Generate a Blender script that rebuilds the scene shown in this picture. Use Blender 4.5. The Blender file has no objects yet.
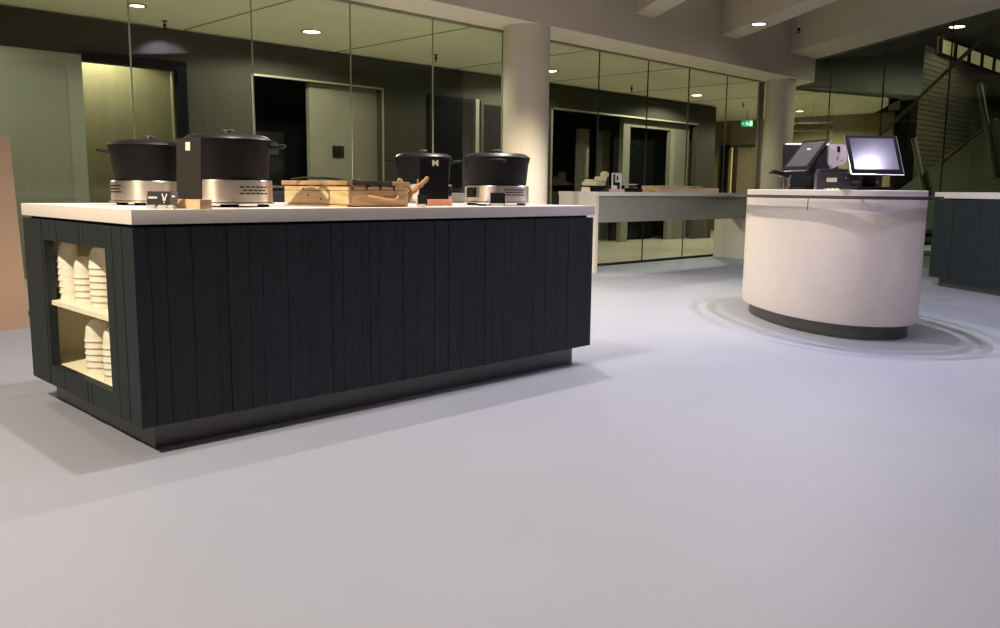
import bpy, bmesh, math, random
from mathutils import Vector, Matrix
rnd = random.Random(7)
S = bpy.context.scene
COL = S.collection
PI = math.pi
S.view_settings.view_transform = 'Standard'
S.view_settings.look = 'None'
S.view_settings.gamma = 1
S.view_settings.use_curve_mapping = False
S.view_settings.exposure = 0.0

# ------------------------------------------------------------------ materials
def new_mat(name):
    m = bpy.data.materials.new(name); m.use_nodes = True
    return m, m.node_tree, m.node_tree.nodes['Principled BSDF']

def lin(c):
    return tuple(((v/255+0.055)/1.055)**2.4 if v > 10 else v/255/12.92 for v in c) + (1,)

def mat(name, rgb, rough=0.5, metal=0.0, var=0.0, scale=8, bump=0.0, bscale=60, stretch=None, spec=0.5, coat=0):
    m, t, b = new_mat(name)
    c = lin(rgb)
    b.inputs['Roughness'].default_value = rough
    b.inputs['Metallic'].default_value = metal
    b.inputs['Specular IOR Level'].default_value = spec
    b.inputs['Coat Weight'].default_value = coat
    co = t.nodes.new('ShaderNodeTexCoord'); mp = t.nodes.new('ShaderNodeMapping')
    t.links.new(co.outputs['Object'], mp.inputs['Vector'])
    if stretch: mp.inputs['Scale'].default_value = stretch
    n = t.nodes.new('ShaderNodeTexNoise'); n.inputs['Scale'].default_value = scale; n.inputs['Detail'].default_value = 5
    t.links.new(mp.outputs[0], n.inputs['Vector'])
    r = t.nodes.new('ShaderNodeValToRGB')
    v = max(var, 0.02)
    r.color_ramp.elements[0].position = 0.3; r.color_ramp.elements[1].position = 0.7
    r.color_ramp.elements[0].color = tuple(x*(1-v) for x in c[:3])+(1,)
    r.color_ramp.elements[1].color = tuple(min(1, x*(1+v)) for x in c[:3])+(1,)
    t.links.new(n.outputs['Fac'], r.inputs[0]); t.links.new(r.outputs[0], b.inputs['Base Color'])
    if bump:
        n2 = t.nodes.new('ShaderNodeTexNoise'); n2.inputs['Scale'].default_value = bscale; n2.inputs['Detail'].default_value = 4
        t.links.new(mp.outputs[0], n2.inputs['Vector'])
        bp = t.nodes.new('ShaderNodeBump'); bp.inputs['Strength'].default_value = bump; bp.inputs['Distance'].default_value = 0.01
        t.links.new(n2.outputs['Fac'], bp.inputs['Height']); t.links.new(bp.outputs[0], b.inputs['Normal'])
    return m

def emis(name, rgb, strength):
    m, t, b = new_mat(name)
    b.inputs['Base Color'].default_value = lin(rgb)
    b.inputs['Emission Color'].default_value = lin(rgb)
    b.inputs['Emission Strength'].default_value = strength
    b.inputs['Roughness'].default_value = 0.4
    return m

def glass(name, tint, ior=1.45, rough=0.0):
    m = bpy.data.materials.new(name); m.use_nodes = True
    t = m.node_tree; t.nodes.clear()
    o = t.nodes.new('ShaderNodeOutputMaterial'); mx = t.nodes.new('ShaderNodeMixShader')
    tr = t.nodes.new('ShaderNodeBsdfTransparent'); tr.inputs[0].default_value = tint
    g = t.nodes.new('ShaderNodeBsdfGlossy'); g.inputs['Roughness'].default_value = rough
    f = t.nodes.new('ShaderNodeFresnel'); f.inputs['IOR'].default_value = ior
    gm = t.nodes.new('ShaderNodeNewGeometry'); iv = t.nodes.new('ShaderNodeMath'); iv.operation = 'SUBTRACT'; iv.inputs[0].default_value = 1
    t.links.new(gm.outputs['Backfacing'], iv.inputs[1]); mu = t.nodes.new('ShaderNodeMath'); mu.operation = 'MULTIPLY'
    t.links.new(f.outputs[0], mu.inputs[0]); t.links.new(iv.outputs[0], mu.inputs[1])
    t.links.new(mu.outputs[0], mx.inputs[0]); t.links.new(tr.outputs[0], mx.inputs[1]); t.links.new(g.outputs[0], mx.inputs[2])
    t.links.new(mx.outputs[0], o.inputs[0])
    return m

def wood(name, c1, c2, scale=6, rough=0.6, axis='X'):
    m, t, b = new_mat(name)
    co = t.nodes.new('ShaderNodeTexCoord'); mp = t.nodes.new('ShaderNodeMapping')
    t.links.new(co.outputs['Object'], mp.inputs['Vector'])
    s = {'X': (1, 9, 9), 'Y': (9, 1, 9), 'Z': (9, 9, 1)}[axis]
    mp.inputs['Scale'].default_value = s
    n = t.nodes.new('ShaderNodeTexNoise'); n.inputs['Scale'].default_value = scale; n.inputs['Detail'].default_value = 8; n.inputs['Distortion'].default_value = 1.2
    t.links.new(mp.outputs[0], n.inputs['Vector'])
    r = t.nodes.new('ShaderNodeValToRGB')
    r.color_ramp.elements[0].position = 0.32; r.color_ramp.elements[1].position = 0.62
    r.color_ramp.elements[0].color = lin(c1); r.color_ramp.elements[1].color = lin(c2)
    t.links.new(n.outputs['Fac'], r.inputs[0]); t.links.new(r.outputs[0], b.inputs['Base Color'])
    b.inputs['Roughness'].default_value = rough
    bp = t.nodes.new('ShaderNodeBump'); bp.inputs['Strength'].default_value = .25; bp.inputs['Distance'].default_value = .004
    t.links.new(n.outputs['Fac'], bp.inputs['Height']); t.links.new(bp.outputs[0], b.inputs['Normal'])
    return m

M = {}
M['floor'] = mat('floor_resin', (141, 145, 158), 0.6, var=.03, scale=1.3, bump=.02, bscale=220)
M['floor_back'] = mat('floor_back_resin', (186, 182, 156), 0.35, var=.04, scale=1.1)
M['plank'] = wood('blue_stained_plank', (14, 25, 30), (25, 38, 43), 5, .6, 'Z')
M['core'] = mat('dark_core', (16, 20, 24), .8)
M['kick'] = mat('brushed_kick', (104, 102, 100), .45, .7, var=.06, scale=3, stretch=(1, 1, 30))
M['top'] = mat('white_solid_surface', (226, 217, 208), .55, var=.01)
M['white'] = mat('white_laminate', (222, 214, 198), .4, var=.01)
M['kioskwhite'] = mat('kiosk_white', (234, 222, 214), .38, var=.01)
M['apron'] = mat('grey_green_apron', (150, 150, 136), .5, var=.01)  # apron tone, greyer and darker than the white panels
M['cubby'] = mat('cream_cubby', (242, 234, 208), .5, var=.01)
M['paint'] = mat('grey_white_paint', (214, 203, 186), .8, var=.02, scale=2)
M['paint_soffit_bounce'] = mat('soffit_bounce_tone', (240, 228, 206), .75, var=.02, scale=2)  # lighter than the fascia paint; floor bounce is put into the colour
M['pillar'] = mat('pillar_paint', (214, 204, 184), .7, var=.02, scale=2)
M['ceil_back'] = mat('back_ceiling', (226, 222, 202), .85, var=.02, scale=2)
M['seam'] = mat('ceiling_seam', (150, 147, 128), .9)
M['darkwall'] = mat('dark_grey_wall', (62, 62, 54), .85, var=.06, scale=1.5, spec=.08)
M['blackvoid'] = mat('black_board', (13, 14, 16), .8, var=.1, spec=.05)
M['olive'] = mat('olive_grey_panel', (120, 119, 102), .75, var=.03, scale=2)
M['palepanel'] = mat('pale_grey_green_panel', (136, 140, 126), .7, var=.03, scale=2)
M['palepanel2'] = mat('pale_grey_green_inset', (127, 131, 117), .6, var=.03, scale=2)
M['yellow'] = mat('mustard_curtain', (146, 138, 112), .85, var=.08, scale=2, stretch=(6, 6, .5))
M['glass'] = glass('clear_glass', (.92, .94, .89, 1), 1.55)
M['glass_right'] = glass('green_glass', (.88, .92, .82, 1), 1.6)
M['joint'] = mat('silicone_joint', (34, 38, 32), .5)
M['jointlight'] = mat('glass_edge_joint', (150, 158, 138), .3)
M['trim'] = mat('pale_metal_trim', (150, 150, 126), .4, .3)
M['iron'] = mat('black_cast_iron', (5, 5, 6), .55, .0, spec=.22, var=.1, scale=20, bump=.06, bscale=300)
M['lid'] = mat('black_enamel_lid', (20, 19, 21), .38, .2, var=.05)
M['steel'] = mat('brushed_steel', (214, 206, 196), .34, 1.0, var=.05, scale=4, stretch=(1, 1, 60), bump=.05, bscale=60)
M['steel'].node_tree.nodes['Principled BSDF'].inputs['Anisotropic'].default_value = .8; M['steel'].node_tree.nodes['Principled BSDF'].inputs['Anisotropic Rotation'].default_value = .25
M['chrome'] = mat('chrome', (220, 220, 222), .12, 1.0)
M['blackp'] = mat('black_plastic', (12, 12, 14), .55, spec=.25)
M['greyp'] = mat('dark_grey_plastic', (52, 54, 62), .5)
M['sign'] = mat('chalk_black_board', (46, 42, 40), .45, var=.05)
M['signblack'] = mat('deep_black_board', (14, 14, 16), .3)
M['sticker'] = mat('off_white_sticker', (232, 226, 208), .6)
M['lightwood'] = wood('light_wood', (196, 150, 106), (224, 184, 140), 4, .55, 'X')
M['cratewood'] = wood('crate_pine', (190, 150, 102), (232, 200, 152), 3, .65, 'Y')
M['cratewood2'] = wood('crate_pine_front', (186, 146, 98), (228, 194, 146), 3, .65, 'X')
M['lidwood'] = wood('lid_board', (122, 92, 62), (196, 160, 116), 3, .6, 'Y')
M['darklid'] = wood('dark_worn_wood', (58, 44, 32), (92, 70, 50), 4, .6, 'X')
M['branch'] = wood('raffia_rope', (140, 96, 54), (196, 148, 96), 12, .85, 'X')
M['mdf'] = mat('brown_board', (160, 132, 108), .6, var=.03, scale=3)
M['cup'] = mat('white_porcelain', (236, 230, 208), .25, var=.01, coat=.3)
M['acryl'] = mat('pale_grey_acrylic', (190, 190, 176), .3)
M['pinkwood'] = wood('pink_pine', (206, 172, 148), (226, 200, 180), 3, .6, 'X')
M['rosewood'] = wood('salmon_beech', (206, 138, 104), (228, 164, 130), 3, .6, 'X')
M['cloth'] = mat('cream_cloth', (238, 226, 188), .9, bump=.2, bscale=30)
M['slat'] = mat('timber_slat', (98, 92, 74), .7, var=.08, scale=3)
M['handrail'] = mat('brown_handrail', (74, 56, 44), .5)
M['stairgreen'] = mat('pale_stair_plaster', (104, 108, 92), .8, var=.06, scale=2)
M['brownwall'] = mat('olive_brown_wall', (124, 114, 82), .8, var=.04, scale=1)
M['teal'] = mat('grey_bulkhead', (84, 88, 78), .8, var=.04, scale=1)
M['darkframe'] = mat('dark_frame', (22, 19, 16), .8, spec=.08)
M['screen_off'] = mat('dark_screen_glass', (78, 76, 76), .22)
M['litwin'] = emis('lit_gallery_window', (170, 162, 120), .5)
M['litdoor'] = emis('lit_door_slot', (214, 190, 110), .8)
M['lampglow'] = emis('lamp_disc', (255, 246, 214), 14)
M['lampglow_w'] = emis('lamp_disc_white', (255, 240, 232), 14)
M['green'] = emis('exit_green', (24, 120, 84), .6)
M['greenwhite'] = emis('exit_pictogram', (170, 235, 200), .8)

# right monitor: a lit plain lavender desktop, slightly rough glass
m_, t_, b_ = new_mat('lit_lavender_screen')
b_.inputs['Base Color'].default_value = (.02, .02, .03, 1)
b_.inputs['Roughness'].default_value = .16
b_.inputs['Emission Color'].default_value = lin((112, 106, 134)); b_.inputs['Emission Strength'].default_value = .38
M['screen_on'] = m_

# ------------------------------------------------------------------ geometry helpers
def bm_new(): return bmesh.new()

def box(bm, x0, x1, y0, y1, z0, z1, mtx=None, bev=0):
    vs = [bm.verts.new(Vector(p) if mtx is None else mtx @ Vector(p)) for p in
          [(x0,y0,z0),(x1,y0,z0),(x1,y1,z0),(x0,y1,z0),(x0,y0,z1),(x1,y0,z1),(x1,y1,z1),(x0,y1,z1)]]
    fs = [bm.faces.new([vs[i] for i in f]) for f in [(3,2,1,0),(4,5,6,7),(0,1,5,4),(1,2,6,5),(2,3,7,6),(3,0,4,7)]]
    if bev:
        es = list({e for f in fs for e in f.edges})
        bmesh.ops.bevel(bm, geom=es, offset=bev, segments=2, affect='EDGES', profile=.7)
    return bm

def prism(bm, pts, z0, z1, mtx=None):
    T = (lambda p: mtx @ Vector(p)) if mtx is not None else Vector
    a = [bm.verts.new(T((x, y, z0))) for x, y in pts]; b = [bm.verts.new(T((x, y, z1))) for x, y in pts]
    n = len(pts)
    bm.faces.new(a[::-1]); bm.faces.new(b)
    for i in range(n): bm.faces.new([a[i], a[(i+1) % n], b[(i+1) % n], b[i]])
    return bm

def lathe(bm, prof, n=48, c=(0, 0, 0), mtx=None):
    rings = []
    c = Vector(c)
    T = (lambda p: mtx @ p) if mtx is not None else (lambda p: p)
    for r, z in prof:
        if r < 1e-6: rings.append([bm.verts.new(T(c+Vector((0, 0, z))))])
        else: rings.append([bm.verts.new(T(c+Vector((r*math.cos(2*PI*i/n), r*math.sin(2*PI*i/n), z)))) for i in range(n)])
    for a, b in zip(rings, rings[1:]):
        for i in range(n):
            j = (i+1) % n
            if len(a) == 1 and len(b) == 1: continue
            if len(a) == 1: bm.faces.new([a[0], b[j], b[i]])
            elif len(b) == 1: bm.faces.new([a[i], a[j], b[0]])
            else: bm.faces.new([a[i], a[j], b[j], b[i]])
    return bm

def tube(bm, pts, r, n=10, r2=None):
    pts = [Vector(p) for p in pts]; rings = []
    for k, p in enumerate(pts):
        d = (pts[min(k+1, len(pts)-1)] - pts[max(k-1, 0)]).normalized()
        up = Vector((0, 0, 1)) if abs(d.z) < .9 else Vector((1, 0, 0))
        a = d.cross(up).normalized(); b = d.cross(a).normalized()
        rr = r if r2 is None else r + (r2-r)*k/(len(pts)-1)
        if callable(r): rr = r(k/(len(pts)-1))
        rings.append([bm.verts.new(p + a*rr*math.cos(2*PI*i/n) + b*rr*math.sin(2*PI*i/n)) for i in range(n)])
    for A, B in zip(rings, rings[1:]):
        for i in range(n): bm.faces.new([A[i], A[(i+1) % n], B[(i+1) % n], B[i]])
    bm.faces.new(rings[0][::-1]); bm.faces.new(rings[-1])
    return bm

def obj(name, bm, m, parent=None, smooth=True):
    bmesh.ops.recalc_face_normals(bm, faces=bm.faces)
    me = bpy.data.meshes.new(name)
    if smooth:
        for f in bm.faces: f.smooth = True
        for e in bm.edges:
            if len(e.link_faces) == 2 and e.calc_face_angle(0) > math.radians(32): e.smooth = False
    bm.to_mesh(me); bm.free()
    o = bpy.data.objects.new(name, me); COL.objects.link(o)
    me.materials.append(M[m] if isinstance(m, str) else m)
    if parent: o.parent = parent
    return o

def tag(o, label, cat, group=None):
    o['label'] = label; o['category'] = cat
    if group: o['group'] = group
    return o

def thing(name, label, cat, loc=(0, 0, 0), rz=0, group=None):
    o = bpy.data.objects.new(name, None); COL.objects.link(o)
    o.location = loc; o.rotation_euler = (0, 0, rz)
    return tag(o, label, cat, group)

def struct(name, bm, m, parent=None):
    o = obj(name, bm, m, parent)
    if parent is None: o['kind'] = 'structure'
    return o

def copy_tree(o, parent=None):
    c = o.copy(); COL.objects.link(c); c.parent = parent
    for ch in list(o.children): copy_tree(ch, c)
    return c

# ------------------------------------------------------------------ camera
cam = bpy.data.cameras.new('camera'); co = bpy.data.objects.new('camera', cam); COL.objects.link(co); S.camera = co
cam.sensor_width = 36; cam.lens = 854.756*36/1000; cam.clip_start = .05
RT = Vector((.7089, -.7052, .0108)).normalized(); FW = Vector((.6992, .7005, -.1438)).normalized()
UP = RT.cross(FW).normalized(); RT = FW.cross(UP).normalized()
co.matrix_world = Matrix(((RT.x, UP.x, -FW.x, -1.242), (RT.y, UP.y, -FW.y, -3.124), (RT.z, UP.z, -FW.z, 1.005), (0, 0, 0, 1)))

# ------------------------------------------------------------------ the room
# slanted glass line: through GP, direction GD (towards the viewer's right)
GP = Vector((12.62, 3.5, 0)); A55 = math.radians(55)
GD = Vector((-math.cos(A55), -math.sin(A55), 0)); GN = Vector((math.sin(A55), -math.cos(A55), 0))
def gl(s, d=0, z=0): return GP + GD*s + GN*d + Vector((0, 0, z))
def glm():   # local frame: x along GD, y along GN
    return Matrix(((GD.x, GN.x, 0, GP.x), (GD.y, GN.y, 0, GP.y), (0, 0, 1, 0), (0, 0, 0, 1)))
GM = glm()
p = gl(14.2); q = gl(-.78)
bm = bm_new()
box(bm, -7, 26, -8.2, 10.5, -.12, 0)
struct('floor', bm, 'floor')
# back room floor finish (lies flush on the slab)
bm = bm_new()
prism(bm, [(-7, 4.14), (13.05, 4.14), (13.35, 3.9), (19, 3.9), (19, 10.4), (-7, 10.4)], 0, .004)
struct('floor_back_room', bm, 'floor_back')
# front room ceiling
bm = bm_new(); prism(bm, [(-7, -8.2), (gl(14.2).x, -8.2), (12.62, 3.5), (-7, 3.5)], 3.75, 3.85)
struct('ceiling', bm, 'paint')
# outer walls
bm = bm_new(); box(bm, -7.2, -7, -8.2, 10.5, 0, 5); struct('wall_left', bm, 'paint')
bm = bm_new(); box(bm, -7.2, 26, -8.4, -8.2, 0, 5); struct('wall_rear', bm, 'paint')
# fascia + soffit above the back glazing
bm = bm_new(); box(bm, -7, 12.62, 3.5, 3.7, 2.82, 3.75); struct('wall_fascia', bm, 'paint')
bm = bm_new(); prism(bm, [(-7, 3.502), (12.62, 3.502), (q.x, 4.14), (-7, 4.14)], 2.818, 2.86)
struct('ceiling_soffit', bm, 'paint_soffit_bounce')

def beam(name, x0, x1, ln=15):
    dx, dy = -math.cos(A55), -math.sin(A55)
    t = 11.6/math.sin(A55)
    bm = bm_new(); prism(bm, [(x0, 3.5), (x0+dx*t, 3.5+dy*t), (x1+dx*t, 3.5+dy*t), (x1, 3.5)], 3.18, 3.76)
    o = struct(name, bm, 'paint'); return o
beam('ceiling_beam_1', 7.68, 8.07); beam('ceiling_beam_2', 9.69, 10.11); beam('ceiling_beam_3', 11.72, 12.62)

# round pillars
for i, (x, y, r) in enumerate([(6.01, 3.76, .262), (12.07, 3.80, .235)]):
    bm = bm_new(); lathe(bm, [(r, 0), (r, 2.82)], 64, (x, y, 0)); struct('wall_pillar_%d' % (i+1), bm, 'pillar')

# back glazing
edges = [-6.7, -5.68, -4.63, -3.58, -2.52, -1.47, -0.43, 0.63, 1.69, 2.783, 3.85, 4.913, 5.968]
edges2 = [6.64, 7.75, 8.832, 9.858, 10.926, 11.993]
k = 1
for E_ in (edges, edges2):
    for a, b in zip(E_, E_[1:]):
        bm = bm_new(); box(bm, a+.004, b-.004, 4.1, 4.112, .02, 2.80)
        w = struct('window_%d' % k, bm, 'glass'); k += 1
        bm = bm_new(); box(bm, b-.004, b+.004, 4.098, 4.114, .02, 2.80)
        obj('joint', bm, 'joint' if b > 6 else 'jointlight', w)
bm = bm_new(); box(bm, -7, 13, 4.085, 4.13, 2.795, 2.825); struct('trim_1', bm, 'trim')
bm = bm_new(); box(bm, -7, 12.6, 4.08, 4.135, 0, .03); struct('trim_2', bm, 'darkwall')
bm = bm_new(); box(bm, 6.60, 6.64, 4.085, 4.13, .03, 2.795)
box(bm, 11.993, 12.073, 4.085, 4.16, .03, 2.795); struct('trim_and_reflection', bm, 'olive')  # second strip is a reflection in the glass, built as a solid olive bar

# slanted glazing on the right
ss = [-.78, .49, 1.895, 3.29, 4.70, 6.1, 7.5, 8.9, 10.3, 11.7]
for a, b in zip(ss, ss[1:]):
    zt = 3.18
    bm = bm_new()
    if a < 0:
        box(bm, a, 0, 0, .012, .02, 2.82, GM); box(bm, 0, b-.006, 0, .012, .02, zt, GM)
    else: box(bm, a+.006, b-.006, 0, .012, .02, zt, GM)
    w = struct('window_%d' % k, bm, 'glass_right'); k += 1
    bm = bm_new(); box(bm, b-.007, b+.007, -.002, .014, .02, zt, GM); obj('joint', bm, 'joint', w)
bm = bm_new(); box(bm, -.80, -.78, -.01, .02, .0, 2.82, GM); struct('trim_4', bm, 'joint')
bm = bm_new(); box(bm, -.78, 14, -.02, .03, 0, .03, GM); struct('trim_5', bm, 'trim')
# wall over the slanted glazing and header past the fascia end
bm = bm_new(); box(bm, -.78, 0, .0, .1, 2.82, 3.75, GM); struct('wall_header', bm, 'teal')
bm = bm_new(); box(bm, 0, 14.2, .02, .12, 3.18, 4.4, GM); struct('wall_over_glass', bm, 'teal')

# ---- back room
bm = bm_new()
z = 2.82
for a, b, h in [(-7, 2.30, 0), (2.30, 3.38, 2.36), (3.38, 4.39, 0), (4.39, 6.42, 2.41), (6.42, 10.1, 0), (10.1, 14.7, 2.40), (14.7, 15.4, 0)]:
    box(bm, a, b, 7.0, 7.12, h, z)
box(bm, 15.28, 15.4, 7.12, 10.4, 0, z)
struct('wall_back', bm, 'darkwall')
bm = bm_new(); prism(bm, [(-7, 4.15), (q.x+.35, 4.15), (16.2, 3.4), (19.2, 5.2), (19.2, 10.4), (-7, 10.4)], 2.84, 2.9)
struct('ceiling_back', bm, 'ceil_back')
bm = bm_new()
for x in (-.8, 1.35, 3.5, 5.65, 7.8, 9.95, 12.1, 14.25): box(bm, x-.012, x+.012, 4.15, 6.99, 2.834, 2.842)
struct('trim_6', bm, 'seam')
bm = bm_new(); box(bm, -7, 26, 10.4, 10.5, 0, 5); struct('wall_far', bm, 'darkwall')
# left: pale sliding partition in front of the dark wall
t = thing('sliding_door', 'large pale grey-green door panel behind the glass at far left, above the wooden board', 'door', (-1.6, 6.9, 0))
bm = bm_new(); box(bm, -3.2, 3.89, 0, .07, 0, 2.41); obj('door_leaf', bm, 'palepanel', t)
bm = bm_new(); box(bm, -2.8, 3.72, -.008, .0, .12, 2.30); obj('inset_panel', bm, 'palepanel2', t)
# yellow lit doorway
bm = bm_new()
box(bm, 2.30, 3.38, 6.93, 7.0, 2.36, 2.46); box(bm, 3.38, 3.49, 6.93, 7.0, 0, 2.46)
o = struct('door_1', bm, 'blackvoid')
bm = bm_new(); box(bm, 2.31, 3.37, 7.04, 7.05, 0, 2.355); obj('door_pane', bm, 'glass', o)
bm = bm_new(); box(bm, 3.35, 3.37, 7.02, 7.08, 0, 2.355); obj('door_edge', bm, 'trim', o)
bm = bm_new(); box(bm, 1.6, 4.2, 7.9, 8.0, 0, 2.84); struct('wall_yellow', bm, 'yellow')
# opening 1 (pantry niche): black left, olive partition on the right
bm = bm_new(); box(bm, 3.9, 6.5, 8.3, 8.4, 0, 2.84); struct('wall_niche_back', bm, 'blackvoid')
bm = bm_new(); box(bm, 5.30, 6.44, 7.14, 7.22, 0, 2.41); struct('wall_niche_partition', bm, 'olive')
bm = bm_new(); box(bm, 4.37, 6.44, 6.985, 7.0, 2.405, 2.43); box(bm, 6.42, 6.445, 6.985, 7.0, 0, 2.43); box(bm, 4.365, 4.39, 6.985, 7.0, 0, 2.43)
struct('trim_7', bm, 'trim')
bm = bm_new(); box(bm, 5.66, 5.84, 7.12, 7.139, 1.43, 1.59, bev=.004)
tag(obj('wall_panel', bm, 'blackp'), 'small black square wall panel on the olive partition behind the glass', 'wall panel')
t = thing('coffee_machine', 'dark tall machine standing in the black niche behind the large pot', 'machine', (4.82, 7.75, 0))
bm = bm_new(); box(bm, -.35, .35, -.3, .3, 0, .95, bev=.01); obj('cabinet', bm, 'greyp', t)
bm = bm_new(); box(bm, -.3, .3, -.25, .28, .95, 1.75, bev=.02); obj('machine_body', bm, 'blackp', t)
bm = bm_new(); box(bm, -.2, .2, -.262, -.25, 1.45, 1.62); obj('display', bm, 'greyp', t)
bm = bm_new(); box(bm, -.24, .24, -.29, -.25, 1.0, 1.03); obj('drip_tray', bm, 'steel', t)
# two dark doors to the right of the niche
for n_, (a, b) in enumerate([(7.28, 8.22), (8.36, 9.3)]):
    bm = bm_new(); box(bm, a, a+.06, 6.97, 7.0, 0, 2.41); box(bm, b-.06, b, 6.97, 7.0, 0, 2.41); box(bm, a+.06, b-.06, 6.97, 7.0, 2.35, 2.41)
    o = struct('door_%d' % (n_+2), bm, 'darkwall' if n_ else 'darkframe')
    bm = bm_new(); box(bm, a+.06, b-.06, 6.975, 6.998, 0.01, 2.35); obj('door_leaf', bm, 'blackvoid', o)
    bm = bm_new(); box(bm, a+.12, a+.15, 6.93, 6.975, .98, 1.12); obj('door_handle', bm, 'steel', o)
bm = bm_new(); box(bm, 8.235, 8.31, 6.96, 7.0, 0, 2.42); struct('trim_8', bm, 'olive')
# opening 2 (servery): pillars, portal
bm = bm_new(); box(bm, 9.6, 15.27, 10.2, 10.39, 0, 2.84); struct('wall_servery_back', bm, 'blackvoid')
bm = bm_new()
box(bm, 10.07, 14.73, 6.985, 7.0, 2.40, 2.43); box(bm, 10.07, 10.1, 6.985, 7.0, 0, 2.43)
struct('trim_9', bm, 'trim')
for n_, (a, b) in enumerate([(12.06, 12.34), (12.76, 13.02)]):
    bm = bm_new(); box(bm, a, b, 8.0, 8.12, 0, 2.22); struct('wall_strip_%d' % (n_+1), bm, 'olive')
bm = bm_new()
box(bm, 12.4, 12.62, 7.2, 7.3, 0, 2.40); box(bm, 12.62, 14.72, 7.2, 7.3, 2.26, 2.40); box(bm, 14.02, 14.7, 7.2, 7.3, 0, 2.26)
struct('wall_portal', bm, 'olive')
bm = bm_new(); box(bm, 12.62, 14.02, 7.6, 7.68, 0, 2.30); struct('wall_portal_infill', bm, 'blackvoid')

# beyond the end of the dark wall: corridor wall, doors, lit slot
bm = bm_new(); box(bm, 19, 19.12, 4.45, 10.4, 0, 2.84)
struct('wall_corridor', bm, 'brownwall')
bm = bm_new()
for y0, y1 in ((8.48, 8.6), (8.75, 8.95)): box(bm, 18.93, 19.0, y0, y1, 0, 2.16)
box(bm, 18.93, 19.0, 7.9, 8.95, 2.16, 2.22)
o = struct('door_4', bm, 'darkframe')
bm = bm_new(); box(bm, 18.97, 18.995, 8.6, 8.66, .2, 2.16); obj('lit_slot', bm, 'litdoor', o)
bm = bm_new(); box(bm, 18.97, 18.995, 8.2, 8.48, .01, 2.16); obj('door_leaf', bm, 'brownwall', o)
bm = bm_new(); box(bm, 18.94, 19.0, 6.62, 6.68, .01, 2.10); box(bm, 18.94, 19.0, 7.24, 7.3, .01, 2.10); box(bm, 18.94, 19.0, 6.68, 7.24, 2.04, 2.10)
o = struct('door_5', bm, 'darkframe')
bm = bm_new(); box(bm, 18.97, 18.995, 6.68, 7.24, .01, 2.04); obj('door_pane', bm, 'olive', o)
bm = bm_new(); box(bm, 18.6, 19.2, 4.2, 4.45, 0, 4.9); struct('wall_dark_column', bm, 'darkframe')
# grey bulkhead stepping across beyond the slanted glass
bm = bm_new(); prism(bm, [(13.3, 4.05), (16.0, 3.0), (18.6, 4.2), (18.6, 4.6), (16.0, 3.6), (13.5, 4.4)], 2.84, 4.4); struct('wall_bulkhead', bm, 'teal')
bm = bm_new(); prism(bm, [gl(-.9, .13)[:2], (26, 4.6), (26, -8.2), gl(14.2, .13)[:2]], 4.4, 4.5); struct('ceiling_atrium', bm, 'teal')
bm = bm_new(); box(bm, 25.9, 26, -8.2, 10.4, 0, 4.9); struct('wall_atrium_far', bm, 'teal')
# horizontally slatted wall
bm = bm_new(); box(bm, 17.03, 24.5, 3.46, 3.54, 0, 3.86)
for i in range(38): box(bm, 17.03, 24.5, 3.44, 3.46, .02+i*.1, .02+i*.1+.085)
struct('wall_slatted', bm, 'slat')
# lit gallery windows above
bm = bm_new(); box(bm, 16.6, 17.02, 3.4, 3.6, 0, 4.4); struct('wall_gallery_pier', bm, 'darkframe')
t = thing('gallery_window', 'row of lit yellow upper windows with dark mullions high at the right edge', 'window', (18.0, 3.50, 3.86))
bm = bm_new(); box(bm, 0, 6.4, -.06, -.03, .04, .36); obj('lit_pane', bm, 'litwin', t)
bm = bm_new()
box(bm, 0, 6.4, -.1, 0, 0, .05); box(bm, 0, 6.4, -.1, 0, .34, .40)
for i in range(8): box(bm, i*.9, i*.9+.12, -.1, 0, .05, .34)
obj('window_frame', bm, 'darkframe', t)

# stair flight behind slanted glass (local frame x along GD, y = depth behind the glass)
t = thing('staircase', 'pale staircase with brown handrails rising to the right behind the right-hand glass', 'staircase', (0, 0, 0))
D0 = 1.5
def sp(s, d, z): v = gl(s, d, z); return v
bm = bm_new()
pts = [(-.9, .02), (4.2, 2.35), (4.2, 1.75), (.4, .02)]
T = lambda s, d, z: gl(s, d, z)
def slab(bm, pts, d0, d1):
    a = [bm.verts.new(gl(s, d0, z)) for s, z in pts]; b = [bm.verts.new(gl(s, d1, z)) for s, z in pts]; n = len(pts)
    bm.faces.new(a); bm.faces.new(b[::-1])
    for i in range(n): bm.faces.new([a[i], a[(i+1) % n], b[(i+1) % n], b[i]])
slab(bm, [(-.2, .9), (4.4, 3.0), (4.4, 1.6), (2.6, .7), (-.2, .25)], D0+.05, D0+.12)
obj('parapet', bm, 'stairgreen', t)
bm = bm_new()
for i in range(14):
    s0 = -.6+i*.33; z0 = .17*(i+1); box(bm, s0, s0+.34, D0+.14, D0+1.3, z0-.05, z0, GM)
obj('treads', bm, 'darkframe', t)
bm = bm_new(); tube(bm, [gl(-.75, 1.6, 1.90), gl(1.0, 1.6, 2.85), gl(3.6, 1.6, 4.2)], .032); obj('handrail', bm, 'handrail', t)
bm = bm_new(); tube(bm, [gl(1.2, 1.55, 1.5), gl(2.3, 1.55, 2.08)], .025); obj('lower_handrail', bm, 'handrail', t)
for s0, z0, s1, z1 in [(1.95, 2.6, 2.45, 1.25), (.55, 1.9, .95, 1.0)]:
    bm = bm_new(); tube(bm, [gl(s0, 1.5, z0), gl(s1, 1.5, z1)], .045); obj('post', bm, 'olive', t)
bm = bm_new(); box(bm, .3, 1.9, D0+1.6, D0+1.65, 0, 2.2, GM); obj('glazed_screen', bm, 'stairgreen', t)

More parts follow.
